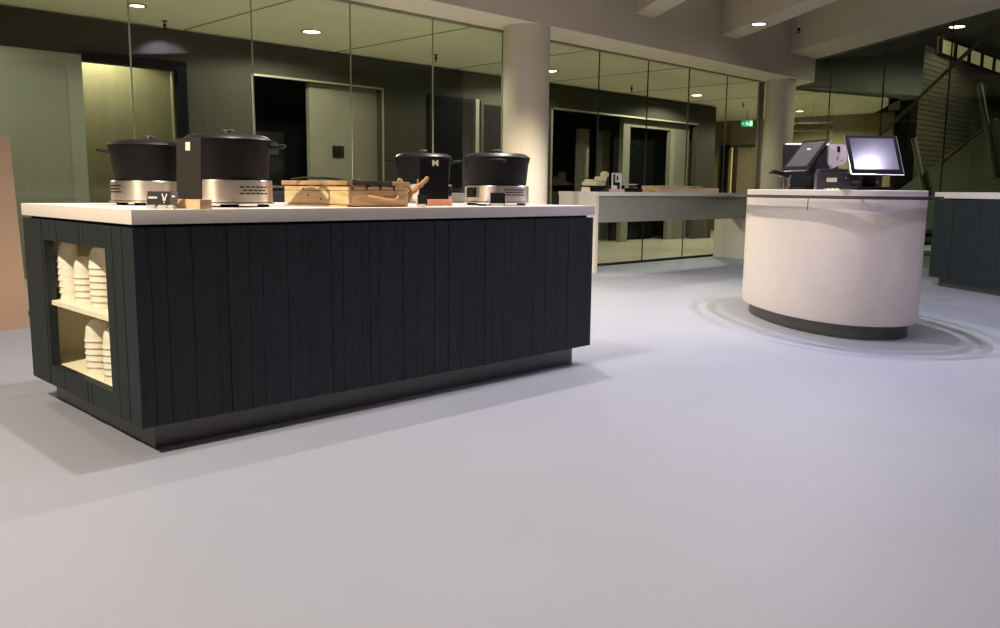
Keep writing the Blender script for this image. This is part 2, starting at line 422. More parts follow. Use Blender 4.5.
# ---- downlights
def downlight(x, y, z, label, glow='lampglow', r=.085, group='recessed ceiling downlights'):
    t = thing('downlight', label, 'ceiling light', (x, y, z), 0, group)
    bm = bm_new(); lathe(bm, [(r, -.001), (r+.03, -.003), (r+.032, -.008), (r+.004, -.012), (r, -.006), (r, -.001)], 32); obj('trim_ring', bm, 'trim', t)
    bm = bm_new(); lathe(bm, [(0, -.005), (r, -.005), (r, -.0012), (0, -.0012)], 32); obj('lamp_disc', bm, glow, t)
    return t
downlight(9.27, 2.70, 3.18, 'white round downlight set in the underside of the middle ceiling beam', 'lampglow_w')
downlight(4.57, 5.91, 2.84, 'bright round downlight in the back ceiling, above the large pots at left', r=.1)
downlight(8.93, 6.02, 2.84, 'round downlight in the back ceiling just right of the white pillar', r=.1)
downlight(13.25, 6.13, 2.84, 'round downlight in the back ceiling above the servery opening', r=.1)
downlight(17.5, 6.13, 2.84, 'small round downlight seen through the glass right of the far pillar', r=.09)
downlight(18.1, 3.15, 4.4, 'bright oval downlight high behind the right-hand glass near the gallery windows', r=.14)
downlight(2.55, 6.0, 2.84, 'downlight in the back ceiling at the top edge, above the yellow doorway', r=.07)

def spr(x, y, z, drop, label):
    t = thing('sprinkler', label, 'sprinkler', (x, y, z), 0, 'ceiling sprinklers')
    bm = bm_new(); lathe(bm, [(.03, 0), (.03, -.008), (.008, -.01), (.008, -drop)], 16); obj('pipe', bm, 'paint' if drop > .1 else 'darkframe', t)
    bm = bm_new(); lathe(bm, [(.008, -drop), (.02, -drop-.01), (.02, -drop-.03), (.008, -drop-.04), (.008, -drop-.055), (.028, -drop-.058), (.028, -drop-.063), (0, -drop-.063)], 16)
    obj('sprinkler_head', bm, 'darkframe', t)
spr(9.98, 2.5, 3.75, .55, 'white pipe sprinkler hanging from the front ceiling right of the middle beam')
spr(6.7, 6.14, 2.84, .03, 'dark sprinkler head in the back ceiling left of the white pillar')
spr(11.3, 6.22, 2.84, .03, 'dark sprinkler head in the back ceiling above the servery opening')
spr(15.1, 6.19, 2.84, .03, 'dark sprinkler head in the back ceiling near the green exit sign')
spr(3.1, 6.6, 2.84, .03, 'dark sprinkler head in the back ceiling above the yellow doorway')

# exit sign
t = thing('exit_sign', 'green illuminated exit sign with running figure hanging behind the glass beside the far pillar', 'sign', (16.72, 7.0, 2.49), math.radians(-45))
bm = bm_new(); box(bm, -.13, .13, -.02, .02, 0, .15, bev=.004); obj('sign_box', bm, 'green', t)
bm = bm_new()
tube(bm, [(-.02, -.022, .085), (.0, -.022, .06), (-.03, -.022, .02)], .008, 6); tube(bm, [(0, -.022, .06), (.03, -.022, .045), (.035, -.022, .02)], .008, 6)
tube(bm, [(-.045, -.022, .07), (-.02, -.022, .095), (.02, -.022, .075)], .006, 6); lathe(bm, [(0, -.012), (.012, 0), (0, .012)], 10, (-.005, -.024, .115))
box(bm, .06, .11, -.024, -.02, .03, .12); box(bm, -.11, -.075, -.024, -.02, .06, .075)
obj('pictogram', bm, 'greenwhite', t)
bm = bm_new(); box(bm, -.005, .005, -.005, .005, .15, .35); obj('hanger', bm, 'darkframe', t)

# ------------------------------------------------------------------ planked counters
def planks(bm, a0, a1, z0, z1, put, seed, th=.02, hole=None):
    r = random.Random(seed); a = a0
    while a < a1-.001:
        w = r.choice([.045, .06, .075, .09, .1, .115]); b = min(a1, a+w)
        if a1-b < .03: b = a1
        d = r.uniform(0, .003)
        segs = [(z0, z1)]
        if hole and a < hole[1] and b > hole[0]:
            lo, hi = max(a, hole[0]), min(b, hole[1])
            if a < hole[0]: put(bm, a+.0012, lo, z0, z1, d)
            if b > hole[1]: put(bm, hi, b-.0012, z0, z1, d)
            put(bm, max(a+.0012, lo), min(b-.0012, hi), z0, hole[2], d); put(bm, max(a+.0012, lo), min(b-.0012, hi), hole[3], z1, d)
        else: put(bm, a+.0012, b-.0012, z0, z1, d)
        a = b

def counter(t, L, W, H, tt, kz, cub=None, th=.022):
    # cladding
    z1 = H-tt-.012
    bm = bm_new()
    planks(bm, 0, L, kz, z1, lambda bm, a, b, c, d, e: box(bm, a, b, e, th, c, d), 3)
    obj('front_planks', bm, 'plank', t, False)
    bm = bm_new(); planks(bm, 0, L, kz, z1, lambda bm, a, b, c, d, e: box(bm, a, b, W-th, W-e, c, d), 4); obj('rear_planks', bm, 'plank', t, False)
    bm = bm_new()
    planks(bm, th, W-th, kz, z1, lambda bm, a, b, c, d, e: box(bm, e, .04 if cub else th, a, b, c, d), 11, hole=cub); obj('end_planks', bm, 'plank', t, False)
    bm = bm_new(); planks(bm, th, W-th, kz, z1, lambda bm, a, b, c, d, e: box(bm, L-th, L-e, a, b, c, d), 6); obj('end_planks', bm, 'plank', t, False)
    bm = bm_new()
    i = .044 if cub else .024
    if cub:
        y0, y1, c0, c1, dep = cub[0], cub[1], cub[2], cub[3], cub[4]
        box(bm, dep+.03, L-.024, .024, W-.024, kz+.01, z1+.002)
        box(bm, i, dep+.03, .024, y0-.02, kz+.01, z1+.002); box(bm, i, dep+.03, W-.03, W-.024, kz+.01, z1+.002)
        box(bm, i, dep+.03, y0-.02, W-.03, kz+.01, c0-.02); box(bm, i, dep+.03, y0-.02, W-.03, c1+.02, z1+.002)
    else: box(bm, i, L-.024, .024, W-.024, kz+.01, z1+.002)
    box(bm, .03, L-.03, .03, W-.03, z1, H-tt)
    obj('carcass', bm, 'core', t, False)
    if cub:
        bm = bm_new(); y1 = W-.05
        box(bm, .04, dep, y0-.015, y0, c0-.015, c1+.015); box(bm, .04, dep, y1, y1+.015, c0-.015, c1+.015)
        box(bm, .04, dep, y0, y1, c0-.015, c0); box(bm, .04, dep, y0, y1, c1, c1+.015); box(bm, dep, dep+.02, y0-.015, y1+.015, c0-.015, c1+.015)
        obj('niche_lining', bm, 'cubby', t, False)
        bm = bm_new(); box(bm, .041, dep-.001, y0+.001, y1-.001, .474, .494, bev=.001); box(bm, .018, .041, y0+.001, cub[1]-.001, .474, .494); obj('shelf', bm, 'cubby', t)
    kk = .0757
    bm = bm_new(); box(bm, kk, L-kk, kk, W-kk, 0, kz+.012, bev=.002); obj('kickplate', bm, 'kick', t)
    bm = bm_new(); box(bm, -.002, L+.008, -.002, W+.002, H-tt, H, bev=.004); obj('countertop', bm, 'top', t)

t = thing('kitchen_island', 'long serving island clad in dark blue vertical planks with a white top and cup niche', 'counter', (0, 0, 0))
counter(t, 2.63, 1.26, .92, .0542, .1076, (.275, .985, .198, .765, .42))
t = thing('serving_counter', 'dark blue planked counter with white top cut off by the right edge of the photo', 'counter', (8.88, .24, 0), math.atan2(GD.y, GD.x))
counter(t, 3.4, .8, 1.032, .066, .1)

# ------------------------------------------------------------------ cups in the niche
def cup_bm():
    bm = bm_new()   # an upside-down handle-less cup, rim at z=0
    lathe(bm, [(.052, 0), (.053, .002), (.0525, .006), (.051, .008), (.0485, .026), (.0472, .038), (.044, .062), (.035, .080), (.025, .087), (.023, .091), (.021, .091), (.020, .088), (0, .087)], 28)
    lathe(bm, [(.052, 0), (.0495, .001), (.047, .036), (.042, .059), (.033, .077), (0, .083)], 28)
    return bm
proto = None
ordn = ['bottom', 'second', 'third', 'fourth', 'fifth', 'sixth', 'seventh']
stacks = [((.105, .970, .4942), 7, 'leaning left-hand stack on the upper niche shelf', (-.0, .04)),
          ((.105, .795, .4942), 5, 'short middle stack on the upper niche shelf', (0, .0)),
          ((.100, .590, .4942), 7, 'tall right-hand stack on the upper niche shelf', (0, 0)),
          ((.105, .70, .1982), 6, 'domed stack on the niche floor', (0, 0)),
          ((.100, .485, .1982), 6, 'half-hidden right stack on the niche floor', (0, 0))]
for (x, y, z0), n, lab, lean in stacks:
    for i in range(n):
        if proto is None:
            o = obj('cup', cup_bm(), 'cup'); proto = o
        else:
            o = proto.copy(); COL.objects.link(o)
        f = i/ max(1, n-1)
        o.location = (x + lean[0]*f*.15, y + lean[1]*f, z0 + i*.028)
        pos = 'bottom' if i == 0 else ('top' if i == n-1 else ordn[i])
        s = ('white cup at the %s of the %s' % (pos, lab)) if i in (0, n-1) else ('white cup, %s from the bottom, %s' % (pos, lab))
        tag(o, s, 'cup', 'upside-down cups in the niche')

# ------------------------------------------------------------------ kettles on the island
def kettle(label, x, y, rz, R=.19, hz=.165, panel=None, handles=True, vent=0.0, handle_az=0, bh=.114):
    t = thing('soup_kettle', label, 'pot', (x, y, .92), 0, 'black soup kettles on the island')
    b = R*.975
    bm = bm_new(); lathe(bm, [(0, .018), (b-.01, .018), (b, .022), (b, bh-.004), (b-.004, bh), (0, bh)], 64); 
    base = obj('heater_base', bm, 'steel', t)
    bm = bm_new(); lathe(bm, [(0, .0125), (b+.008, .0125), (b+.008, .0178), (0, .0178)], 64); obj('drip_plate', bm, 'steel', t)
    for k in range(4):
        a = rz+PI/4+k*PI/2
        bm = bm_new(); lathe(bm, [(0, 0), (.022, 0), (.026, .006), (.022, .0122), (0, .0122)], 20, (.14*math.cos(a), .14*math.sin(a), 0)); obj('foot', bm, 'blackp', t)
    # vent slots, three staggered rows around vent azimuth
    bm = bm_new()
    for row in range(3):
        for c in range(6 if row != 1 else 5):
            a = vent + (c-2.5 + (.5 if row == 1 else 0))*.135
            mt = Matrix.Rotation(a, 4, 'Z'); box(bm, b-.003, b+.0012, -.009, .009, .058+row*.0135-.0028, .058+row*.0135+.0028, mt)
    obj('vent_slots', bm, 'blackp', base)
    if panel is not None:
        mt = Matrix.Rotation(panel, 4, 'Z')
        bm = bm_new(); box(bm, b-.03, b+.004, -.052, .052, .038, bh-.006, mt, bev=.002); pn = obj('control_panel', bm, 'steel', t)
        bm = bm_new(); box(bm, b+.004, b+.0055, -.048, .048, .042, bh-.010, mt); obj('display', bm, 'blackp', pn)
        for k in range(4):
            bm = bm_new(); box(bm, b+.0055, b+.0075, -.045, -.036, .047+k*.014, .054+k*.014, mt); obj('button', bm, 'sticker', pn)
        bm = bm_new(); lathe(bm, [(.012, 0), (.011, .014), (0, .014)], 20, mtx=mt @ Matrix.Translation((b+.0055, .025, .072)) @ Matrix.Rotation(PI/2, 4, 'Y')); obj('dial', bm, 'blackp', pn)
    z0 = bh+.0005; z1 = z0+hz
    bm = bm_new(); lathe(bm, [(0, z0), (R*.86, z0), (R*.9, z0+.01), (R*.955, z1-.035), (R*.962, z1-.033), (R, z1-.006), (R+.002, z1), (R-.008, z1), (R-.015, z1-.01), (R*.88, z0+.02), (0, z0+.015)], 72)
    obj('pot', bm, 'iron', t)
    bm = bm_new(); lathe(bm, [(0, z1-.004), (R-.004, z1-.004), (R+.001, z1+.001), (R-.003, z1+.005), (R*.88, z1+.018), (R*.80, z1+.0225), (R*.3, z1+.025), (0, z1+.026)], 72)
    lid = obj('lid', bm, 'lid', t)
    bm = bm_new(); lathe(bm, [(0, z1+.024), (.016, z1+.025), (.011, z1+.029), (.012, z1+.035), (.026, z1+.038), (.028, z1+.042), (.024, z1+.045), (0, z1+.046)], 28); obj('lid_knob', bm, 'chrome', lid)
    if handles:
        for k in (0, PI):
            a = handle_az+k; mt = Matrix.Rotation(a, 4, 'Z'); bm = bm_new()
            pts = [mt @ Vector(v) for v in [(R-.012, -.045, z1-.028), (R+.03, -.045, z1-.022), (R+.048, -.03, z1-.02), (R+.052, 0, z1-.02), (R+.048, .03, z1-.02), (R+.03, .045, z1-.022), (R-.012, .045, z1-.028)]]
            tube(bm, pts, .0075, 10); obj('handle', bm, 'iron', t)
    return t
IMR = math.radians(-45)      # image-right direction in plan
kettle('large black lidded pot at the far left on a steel warmer, handle pointing left', .405, .768, 0, R=.178, hz=.155, bh=.107, vent=math.radians(178), handle_az=IMR, panel=None)
kettle('largest black lidded pot on a steel warmer, standing behind the grey board sign', .571, .364, .2, R=.185, hz=.168, panel=math.radians(-172), vent=math.radians(-82), handle_az=IMR+.25)
kettle('black lidded pot half hidden behind the black M board', 2.151, .95, .1, R=.174, hz=.16, panel=math.radians(-75), vent=math.radians(170), handle_az=IMR+.1)
kettle('black lidded pot at the right end of the island in front of the pillar', 2.177, .339, .1, R=.185, hz=.154, bh=.107, panel=math.radians(176), vent=math.radians(-100), handle_az=IMR+PI/2, handles=True)

# ------------------------------------------------------------------ table signs
def letter_M(bm, w, h, th, mtx):
    for a, b in ((0, .3), (.7, 1)): box(bm, a*w-w/2, b*w-w/2, -th, 0, 0, h, mtx)
    for s in (1, -1):
        pts = [(-.24*w*s, h), (-.5*w*s, h), (-.13*w*s, h*.3), (0, h*.3), (0, h*.55)]
        pts = [(px_, pz_) for px_, pz_ in pts]
        a = [bm.verts.new(mtx @ Vector((x, -th, z))) for x, z in pts]; b = [bm.verts.new(mtx @ Vector((x, 0, z))) for x, z in pts]
        n = len(pts); bm.faces.new(a); bm.faces.new(b[::-1])
        for i in range(n): bm.faces.new([a[i], a[(i+1) % n], b[(i+1) % n], b[i]])

t = thing('menu_board', 'dark grey-brown upright board in a wooden block between the two left pots', 'sign', (.262, .09, .92), math.radians(-72))
bm = bm_new(); box(bm, -.085, .085, -.03, .03, 0, .036, bev=.003); obj('wooden_block', bm, 'lightwood', t)
bm = bm_new(); box(bm, -.07, .06, -.003, .003, .03, .270, Matrix.Rotation(math.radians(-3), 4, 'X')); bd = obj('board', bm, 'sign', t)
bm = bm_new(); box(bm, -.02, .004, -.0045, -.003, .222, .254, Matrix.Rotation(math.radians(-3), 4, 'X')); obj('sticker', bm, 'sticker', bd)

t = thing('menu_board', 'black upright board with a white letter M in a pink wooden block', 'sign', (1.628, .235, .92), math.radians(-8))
bm = bm_new(); box(bm, -.09, .092, -.03, .03, 0, .034, bev=.003); obj('wooden_block', bm, 'rosewood', t)
bm = bm_new(); box(bm, -.09, .085, -.003, .003, .028, .236); bd = obj('board', bm, 'signblack', t)
bm = bm_new(); letter_M(bm, .036, .029, .0015, Matrix.Translation((.004, -.003, .202))); obj('letter', bm, 'sticker', bd)

def card(x, y, rz, label, mark, w=.055, h=.068):
    t = thing('table_card', label, 'card', (x, y, .92), rz, 'small tilted label cards on the island')
    bm = bm_new(); box(bm, -w/2+.004, w/2-.008, -.018, .018, 0, .014, bev=.002); obj('card_base', bm, 'acryl', t)
    mt = Matrix.Translation((0, .0, .01)) @ Matrix.Rotation(math.radians(-18), 4, 'X')
    bm = bm_new(); box(bm, -w/2, w/2, -.0015, .0015, 0, h, mt); c = obj('card_face', bm, 'signblack', t)
    bm = bm_new()
    if mark == 'text':
        for i, (a, b) in enumerate([(-.4, -.28), (-.25, -.17), (-.14, .02), (.05, .17), (.2, .38)]): box(bm, a*w, b*w, -.003, -.0015, h*.5, h*.62, mt)
    elif mark == 'rabbit':
        for s in (-1, 1):
            mm = mt @ Matrix.Translation((s*.003, 0, h*.5)) @ Matrix.Rotation(s*.3, 4, 'Y'); box(bm, -.002, .002, -.003, -.0015, 0, .02, mm)
        box(bm, -.005, .005, -.003, -.0015, h*.36, h*.5, mt); box(bm, -.002, .002, -.003, -.0015, h*.2, h*.28, mt)
    elif mark == 'dot': box(bm, -.006, .006, -.003, -.0015, h*.6, h*.7, mt)
    else: bm.free(); bm = None
    if bm: obj('print', bm, 'sticker', c)
    return t
card(.130, .125, math.radians(-40), 'leftmost of three black label cards, with a line of white lettering, before the left pot', 'text', .042, .058)
card(.163, .098, math.radians(-40), 'middle of three black label cards, with a white rabbit-like mark', 'rabbit', .042, .058)
card(.187, .076, math.radians(-50), 'rightmost of three black label cards, beside the wooden block', 'dot', .034, .058)
card(1.383, .035, math.radians(-40), 'dark slanted label card between the wooden crate and the M board', '', .046, .052)
card(1.965, .115, math.radians(-40), 'dark grey label card in front of the right-hand pot', '', .078, .062)

# wooden crate with loose lid
t = thing('wooden_crate', 'low pine crate with a rope handle in the middle of the island', 'crate', (1.0, .09, .92))
cx, cy, ch = .34, .54, .0935
bm = bm_new(); box(bm, 0, .016, 0, cy, .012, .072, bev=.002); obj('side_board', bm, 'cratewood', t)
bm = bm_new(); box(bm, 0, .016, 0, cy, .074, ch, bev=.002); obj('side_board', bm, 'cratewood', t)
bm = bm_new(); box(bm, cx-.016, cx, 0, cy, 0, ch, bev=.002); obj('side_board', bm, 'cratewood', t)
bm = bm_new(); box(bm, .017, cx-.017, 0, .016, .008, .076, bev=.002); obj('end_board', bm, 'cratewood2', t)
for k in range(4):
    bm = bm_new(); box(bm, .03+k*.078, .094+k*.078, .001, .015, .078, ch-.002); obj('end_slat', bm, 'cratewood2', t)
bm = bm_new(); box(bm, .017, cx-.017, cy-.016, cy, .0, ch, bev=.002); obj('end_board', bm, 'cratewood2', t)
bm = bm_new(); box(bm, .017, cx-.017, .017, cy-.017, 0, .012); obj('crate_floor', bm, 'cratewood', t)
bm = bm_new(); box(bm, -.008, .0, -.0, cy, 0.0, .008); obj('bottom_batten', bm, 'cratewood', t)
bm = bm_new(); tube(bm, [(.10, -.004, .052), (.13, -.016, .045), (.19, -.022, .035), (.25, -.016, .032), (.275, -.008, .045), (.262, -.004, .06)], .006, 8); obj('rope_handle', bm, 'lightwood', t)
for k, (yy, zz) in enumerate([(.37, .08), (.22, .035), (.33, .05)]):
    bm = bm_new(); lathe(bm, [(0, 0), (.006, 0), (.006, .0012), (0, .0012)], 12, mtx=Matrix.Translation((0, yy, zz)) @ Matrix.Rotation(-PI/2, 4, 'Y')); obj('knot', bm, 'darklid', t)
for k, yy in enumerate([.09, .27, .45]):
    bm = bm_new(); box(bm, .017, .03, yy, yy+.02, .03, .098); box(bm, cx-.03, cx-.017, yy, yy+.02, .03, .098); obj('cleat', bm, 'darklid', t)
tl = thing('lid_board', 'flat wooden board lying on the crate, half of its front edge dark', 'board', (1.0, .09, .92+.0985))
bm = bm_new(); box(bm, -.01, .02, -.005, .55, 0, .02, bev=.002); box(bm, .021, .2, .03, .55, 0, .02); box(bm, .2, .34, .03, .55, 0, .02); obj('top_board', bm, 'lidwood', tl)
bm = bm_new(); box(bm, .021, .24, -.008, .029, 0, .02, bev=.002); obj('dark_edge_board', bm, 'darklid', tl)
bm = bm_new(); box(bm, .241, .345, -.008, .029, 0.0, .018, bev=.002); obj('edge_board', bm, 'cratewood2', tl)

# twisted raffia at the right of the crate
t = thing('raffia_bundle', 'twisted brown raffia branch sticking up at the right end of the crate', 'branch', (1.368, .13, .92))
def twist(p0, p1, n, amp, seed):
    r = random.Random(seed); p0, p1 = Vector(p0), Vector(p1)
    return [p0.lerp(p1, i/n) + Vector((r.uniform(-amp, amp), r.uniform(-amp, amp), r.uniform(-amp, amp))) for i in range(n+1)]
bm = bm_new(); tube(bm, twist((-.04, 0, .02), (.118, -.01, .138), 12, .004, 2), lambda f: .005+.008*math.sin(min(1, f*1.2)*PI*.7), 9); obj('main_stem', bm, 'branch', t)
bm = bm_new(); tube(bm, twist((-.045, .01, .125), (.03, -.01, .075), 8, .006, 5), lambda f: .009-.003*f, 8); obj('side_stem', bm, 'branch', t)
bm = bm_new(); tube(bm, twist((.06, -.005, .095), (.066, 0, .132), 5, .003, 8), .007, 8, .004); obj('side_stem', bm, 'branch', t)
bm = bm_new(); tube(bm, twist((.02, -.005, .06), (-.02, -.01, .005), 5, .003, 9), .006, 8, .006); obj('side_stem', bm, 'branch', t)

# utensils on the lid
t = thing('serving_tongs', 'black serving tongs lying on the left part of the crate lid', 'tongs', (1.05, .42, 1.039), math.radians(-40))
for s in (-1, 1):
    bm = bm_new(); tube(bm, [(-.12, 0, .005), (-.05, s*.008, .014), (.05, s*.014, .012), (.12, s*.008, .006)], .005, 8); obj('arm', bm, 'blackp', t)
    bm = bm_new(); lathe(bm, [(0, 0), (.02, .002), (.024, .006), (.018, .008), (0, .006)], 16, (.125, s*.018, .0)); obj('tip', bm, 'blackp', t)
bm = bm_new(); lathe(bm, [(0, 0), (.018, 0), (.02, .006), (.012, .011), (0, .012)], 18, (1.18, .28, 1.039)); tag(obj('sauce_lid', bm, 'sign'), 'small brown round lid lying in the middle of the crate lid', 'lid')

# pale box behind right kettle
t = thing('storage_tray', 'pale grey box behind the right-hand pot on the island', 'box', (2.05, .62, .92), math.radians(-25))
t.location = (2.60, .90, .92); t.rotation_euler = (0, 0, math.radians(-42))
bm = bm_new(); box(bm, -.28, .28, -.08, -.072, 0, .062); box(bm, -.28, .28, .072, .08, 0, .062); box(bm, -.28, -.272, -.072, .072, 0, .062); box(bm, .272, .28, -.072, .072, 0, .062); box(bm, -.272, .272, -.072, .072, 0, .006)
obj('tray_body', bm, 'acryl', t)
bm = bm_new(); box(bm, -.286, .286, -.086, -.08, .054, .062); box(bm, -.286, .286, .08, .086, .054, .062); obj('tray_rim', bm, 'acryl', t)
# cable
bm = bm_new(); tube(bm, [(1.86, .20, .932), (1.875, .16, .926), (1.905, .145, .925), (1.93, .17, .925), (1.95, .19, .925)], .005, 8)
tag(obj('power_cable', bm, 'blackp'), 'short black cable on the island in front of the right-hand pot', 'cable')

# ------------------------------------------------------------------ white high counter at the back glass
t = thing('high_counter', 'long white counter on panel legs standing along the back glass wall', 'counter', (6.97, 3.47, 0))
bm = bm_new(); box(bm, 0, 3.68, 0, .61, .945, .995, bev=.003); obj('countertop', bm, 'top', t)
bm = bm_new(); box(bm, 0, .05, 0, .6, 0, .945); obj('side_panel', bm, 'white', t)
bm = bm_new(); box(bm, 3.63, 3.68, 0.0, .55, 0, .945); obj('side_panel', bm, 'white', t)
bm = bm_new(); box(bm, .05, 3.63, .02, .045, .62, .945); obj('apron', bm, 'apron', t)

# things on it
bm = bm_new(); lathe(bm, [(0, 0), (.038, 0), (.058, .0), (.05, .05), (.045, .055), (0, .055)], 28, (7.02, 3.68, .995)); tag(obj('upturned_bowl', bm, 'cloth'), 'small cream bowl upside down at the left end of the white counter', 'bowl')
t = thing('bread_basket', 'black bowl piled with cream cloths on the white counter', 'basket', (7.33, 3.80, .995))
bm = bm_new(); lathe(bm, [(0, 0), (.11, 0), (.13, .02), (.18, .065), (.185, .075), (.175, .075), (.12, .03), (0, .02)], 40); obj('black_bowl', bm, 'blackp', t)
bm = bm_new(); box(bm, -.15, .13, -.1, .1, .07, .125, Matrix.Rotation(.2, 4, 'Z'), bev=.02); obj('folded_cloth', bm, 'cloth', t)
bm = bm_new(); box(bm, -.1, .02, -.08, .08, .126, .152, Matrix.Rotation(-.3, 4, 'Z'), bev=.01); obj('folded_cloth', bm, 'cloth', t)
bm = bm_new(); box(bm, .03, .13, -.09, .05, .126, .19, Matrix.Rotation(-.3, 4, 'Z'), bev=.02); obj('folded_cloth', bm, 'cloth', t)
bm = bm_new(); bmesh.ops.create_uvsphere(bm, u_segments=16, v_segments=10, radius=.055)
for v in bm.verts: v.co = Vector((v.co.x*1.1+.13, v.co.y-.06, v.co.z*.8+.215))
obj('cloth_bundle', bm, 'cloth', t)
t = thing('menu_board', 'white board with a black hand-shaped figure in a wooden block on the white counter', 'sign', (7.45, 3.54, .995), math.radians(-35))
bm = bm_new(); box(bm, -.1, .1, -.03, .03, 0, .034, bev=.003); obj('wooden_block', bm, 'pinkwood', t)
bm = bm_new(); box(bm, -.065, .065, -.003, .003, .03, .235); bd = obj('board', bm, 'sticker', t)
bm = bm_new(); box(bm, -.045, -.02, -.006, -.003, .09, .22, Matrix.Translation((0, 0, 0)) @ Matrix.Rotation(.0, 4, 'Y')); box(bm, -.045, .04, -.006, -.003, .08, .12); box(bm, .01, .045, -.006, -.003, .031, .12)
box(bm, .0, .02, -.006, -.003, .14, .2); obj('figure', bm, 'signblack', bd)
t = thing('plate_rack', 'low black stand holding white plates on the white counter', 'rack', (7.85, 3.66, .995))
bm = bm_new(); box(bm, -.2, .2, -.09, .09, 0, .045, bev=.004); box(bm, -.19, -.18, -.08, .08, .045, .085); box(bm, .18, .19, -.08, .08, .045, .085); obj('stand', bm, 'blackp', t)
bm = bm_new(); lathe(bm, [(0, .086), (.09, .086), (.13, .098), (.13, .102), (.09, .092), (0, .092)], 36); obj('upper_plate', bm, 'cup', t)
bm = bm_new(); lathe(bm, [(0, .046), (.05, .046), (.075, .055), (.075, .06), (.05, .052), (0, .052)], 30, (-.09, 0, 0)); obj('small_dish', bm, 'cup', t)
bm = bm_new(); lathe(bm, [(0, .046), (.05, .046), (.075, .055), (.075, .06), (.05, .052), (0, .052)], 30, (.08, 0, 0)); obj('small_dish', bm, 'cup', t)
t = thing('wooden_crate', 'long low pinkish pine crate on the white counter', 'crate', (8.45, 3.58, .995))
bm = bm_new(); box(bm, 0, .016, 0, .3, 0, .075, bev=.002); obj('end_board', bm, 'cratewood', t)
bm = bm_new(); box(bm, 1.5-.016, 1.5, 0, .3, 0, .06, bev=.002); obj('end_board', bm, 'cratewood', t)
bm = bm_new(); box(bm, .017, .72, 0, .016, 0, .07, bev=.002); box(bm, .722, 1.483, 0, .016, 0, .066, bev=.002); obj('side_board', bm, 'pinkwood', t)
bm = bm_new(); box(bm, .017, 1.483, .284, .3, 0, .066, bev=.002); obj('side_board', bm, 'pinkwood', t)
bm = bm_new(); box(bm, .017, 1.483, .017, .283, 0.0, .02); obj('crate_floor', bm, 'cratewood2', t)
bm = bm_new(); box(bm, .0, 1.05, -.004, .3, .0765, .088, bev=.002); obj('slat_lid', bm, 'pinkwood', t)

# leaning brown board at far left
bm = bm_new(); prism(bm, [(-1.6, 0), (.625, 0), (.578, 1.335), (-1.6, 1.335)], -.03, 0, Matrix.Translation((0, 3.47, 0)) @ Matrix.Rotation(PI/2, 4, 'X'))
tag(obj('wooden_board', bm, 'mdf'), 'plain brown board standing upright at the far left edge behind the island', 'board')

# ------------------------------------------------------------------ oval till kiosk
KC = (5.344, -.154); KA, KB, KT, KN = .974, .515, .88, 2.213
def sup(grow, n=96, a=KA, b=KB):
    out = []
    for i in range(n):
        th = 2*PI*i/n; c, s_ = math.cos(th), math.sin(th)
        out.append(((a+grow)*math.copysign(abs(c)**(2/KN), c), (b+grow)*math.copysign(abs(s_)**(2/KN), s_)))
    return out
t = thing('till_kiosk', 'oval white checkout kiosk with a thin dark metal rail around its top', 'counter', (KC[0], KC[1], 0), KT)
bm = bm_new(); prism(bm, sup(-.064), 0, .1); obj('plinth', bm, 'kick', t)
bm = bm_new()
# body as skin with rounded bottom edge
def loft(bm, levels):
    rings = [[bm.verts.new((x, y, z)) for x, y in sup(g)] for g, z in levels]; n = len(rings[0])
    bm.faces.new(rings[0][::-1]); bm.faces.new(rings[-1])
    for A, B in zip(rings, rings[1:]):
        for i in range(n): bm.faces.new([A[i], A[(i+1) % n], B[(i+1) % n], B[i]])
loft(bm, [(-.012, .1), (-.004, .103), (0, .112), (0, .968)]); body = obj('body', bm, 'kioskwhite', t)
bm = bm_new()
ro = [sup(g) for g in (.055, .055, .1, .1)]; zz = (.968, .99, .99, .968)
rg = [[bm.verts.new((x, y, z)) for x, y in r_] for r_, z in zip(ro, zz)]
for k_ in range(4):
    A, B = rg[k_], rg[(k_+1) % 4]
    for i in range(len(A)): bm.faces.new([A[i], A[(i+1) % len(A)], B[(i+1) % len(A)], B[i]])
obj('tray_rail', bm, 'kick', t)
pts_ = sup(0)
for i in (6, 22, 42, 54, 70, 90):
    x, y = pts_[i]; n_ = Vector((x/KA**2, y/KB**2, 0)).normalized(); e_ = Vector((x, y, .975)); bm = bm_new()
    tube(bm, [e_-n_*.01, e_+n_*.07], .007, 8); obj('bracket', bm, 'kick', t)
bm = bm_new(); loft(bm, [(-.0, .9685), (0, 1.026), (-.004, 1.03)]); obj('upper_top', bm, 'kioskwhite', t)
# short seam on the body
import bisect
sx, sy = None, None
best = 9
for x, y in sup(0, 720):
    w = Vector((KC[0]+x*math.cos(KT)-y*math.sin(KT), KC[1]+x*math.sin(KT)+y*math.cos(KT), .92))
    d = w-co.matrix_world.translation; u = 500+854.756*d.dot(RT)/d.dot(FW)
    if d.dot(FW) < 6.75 and abs(u-807.7) < best: best = abs(u-807.7); sx, sy = x, y
bm = bm_new(); box(bm, sx-.003, sx+.003, sy-.002, sy+.002, .885, .967); obj('seam', bm, 'greyp', body)

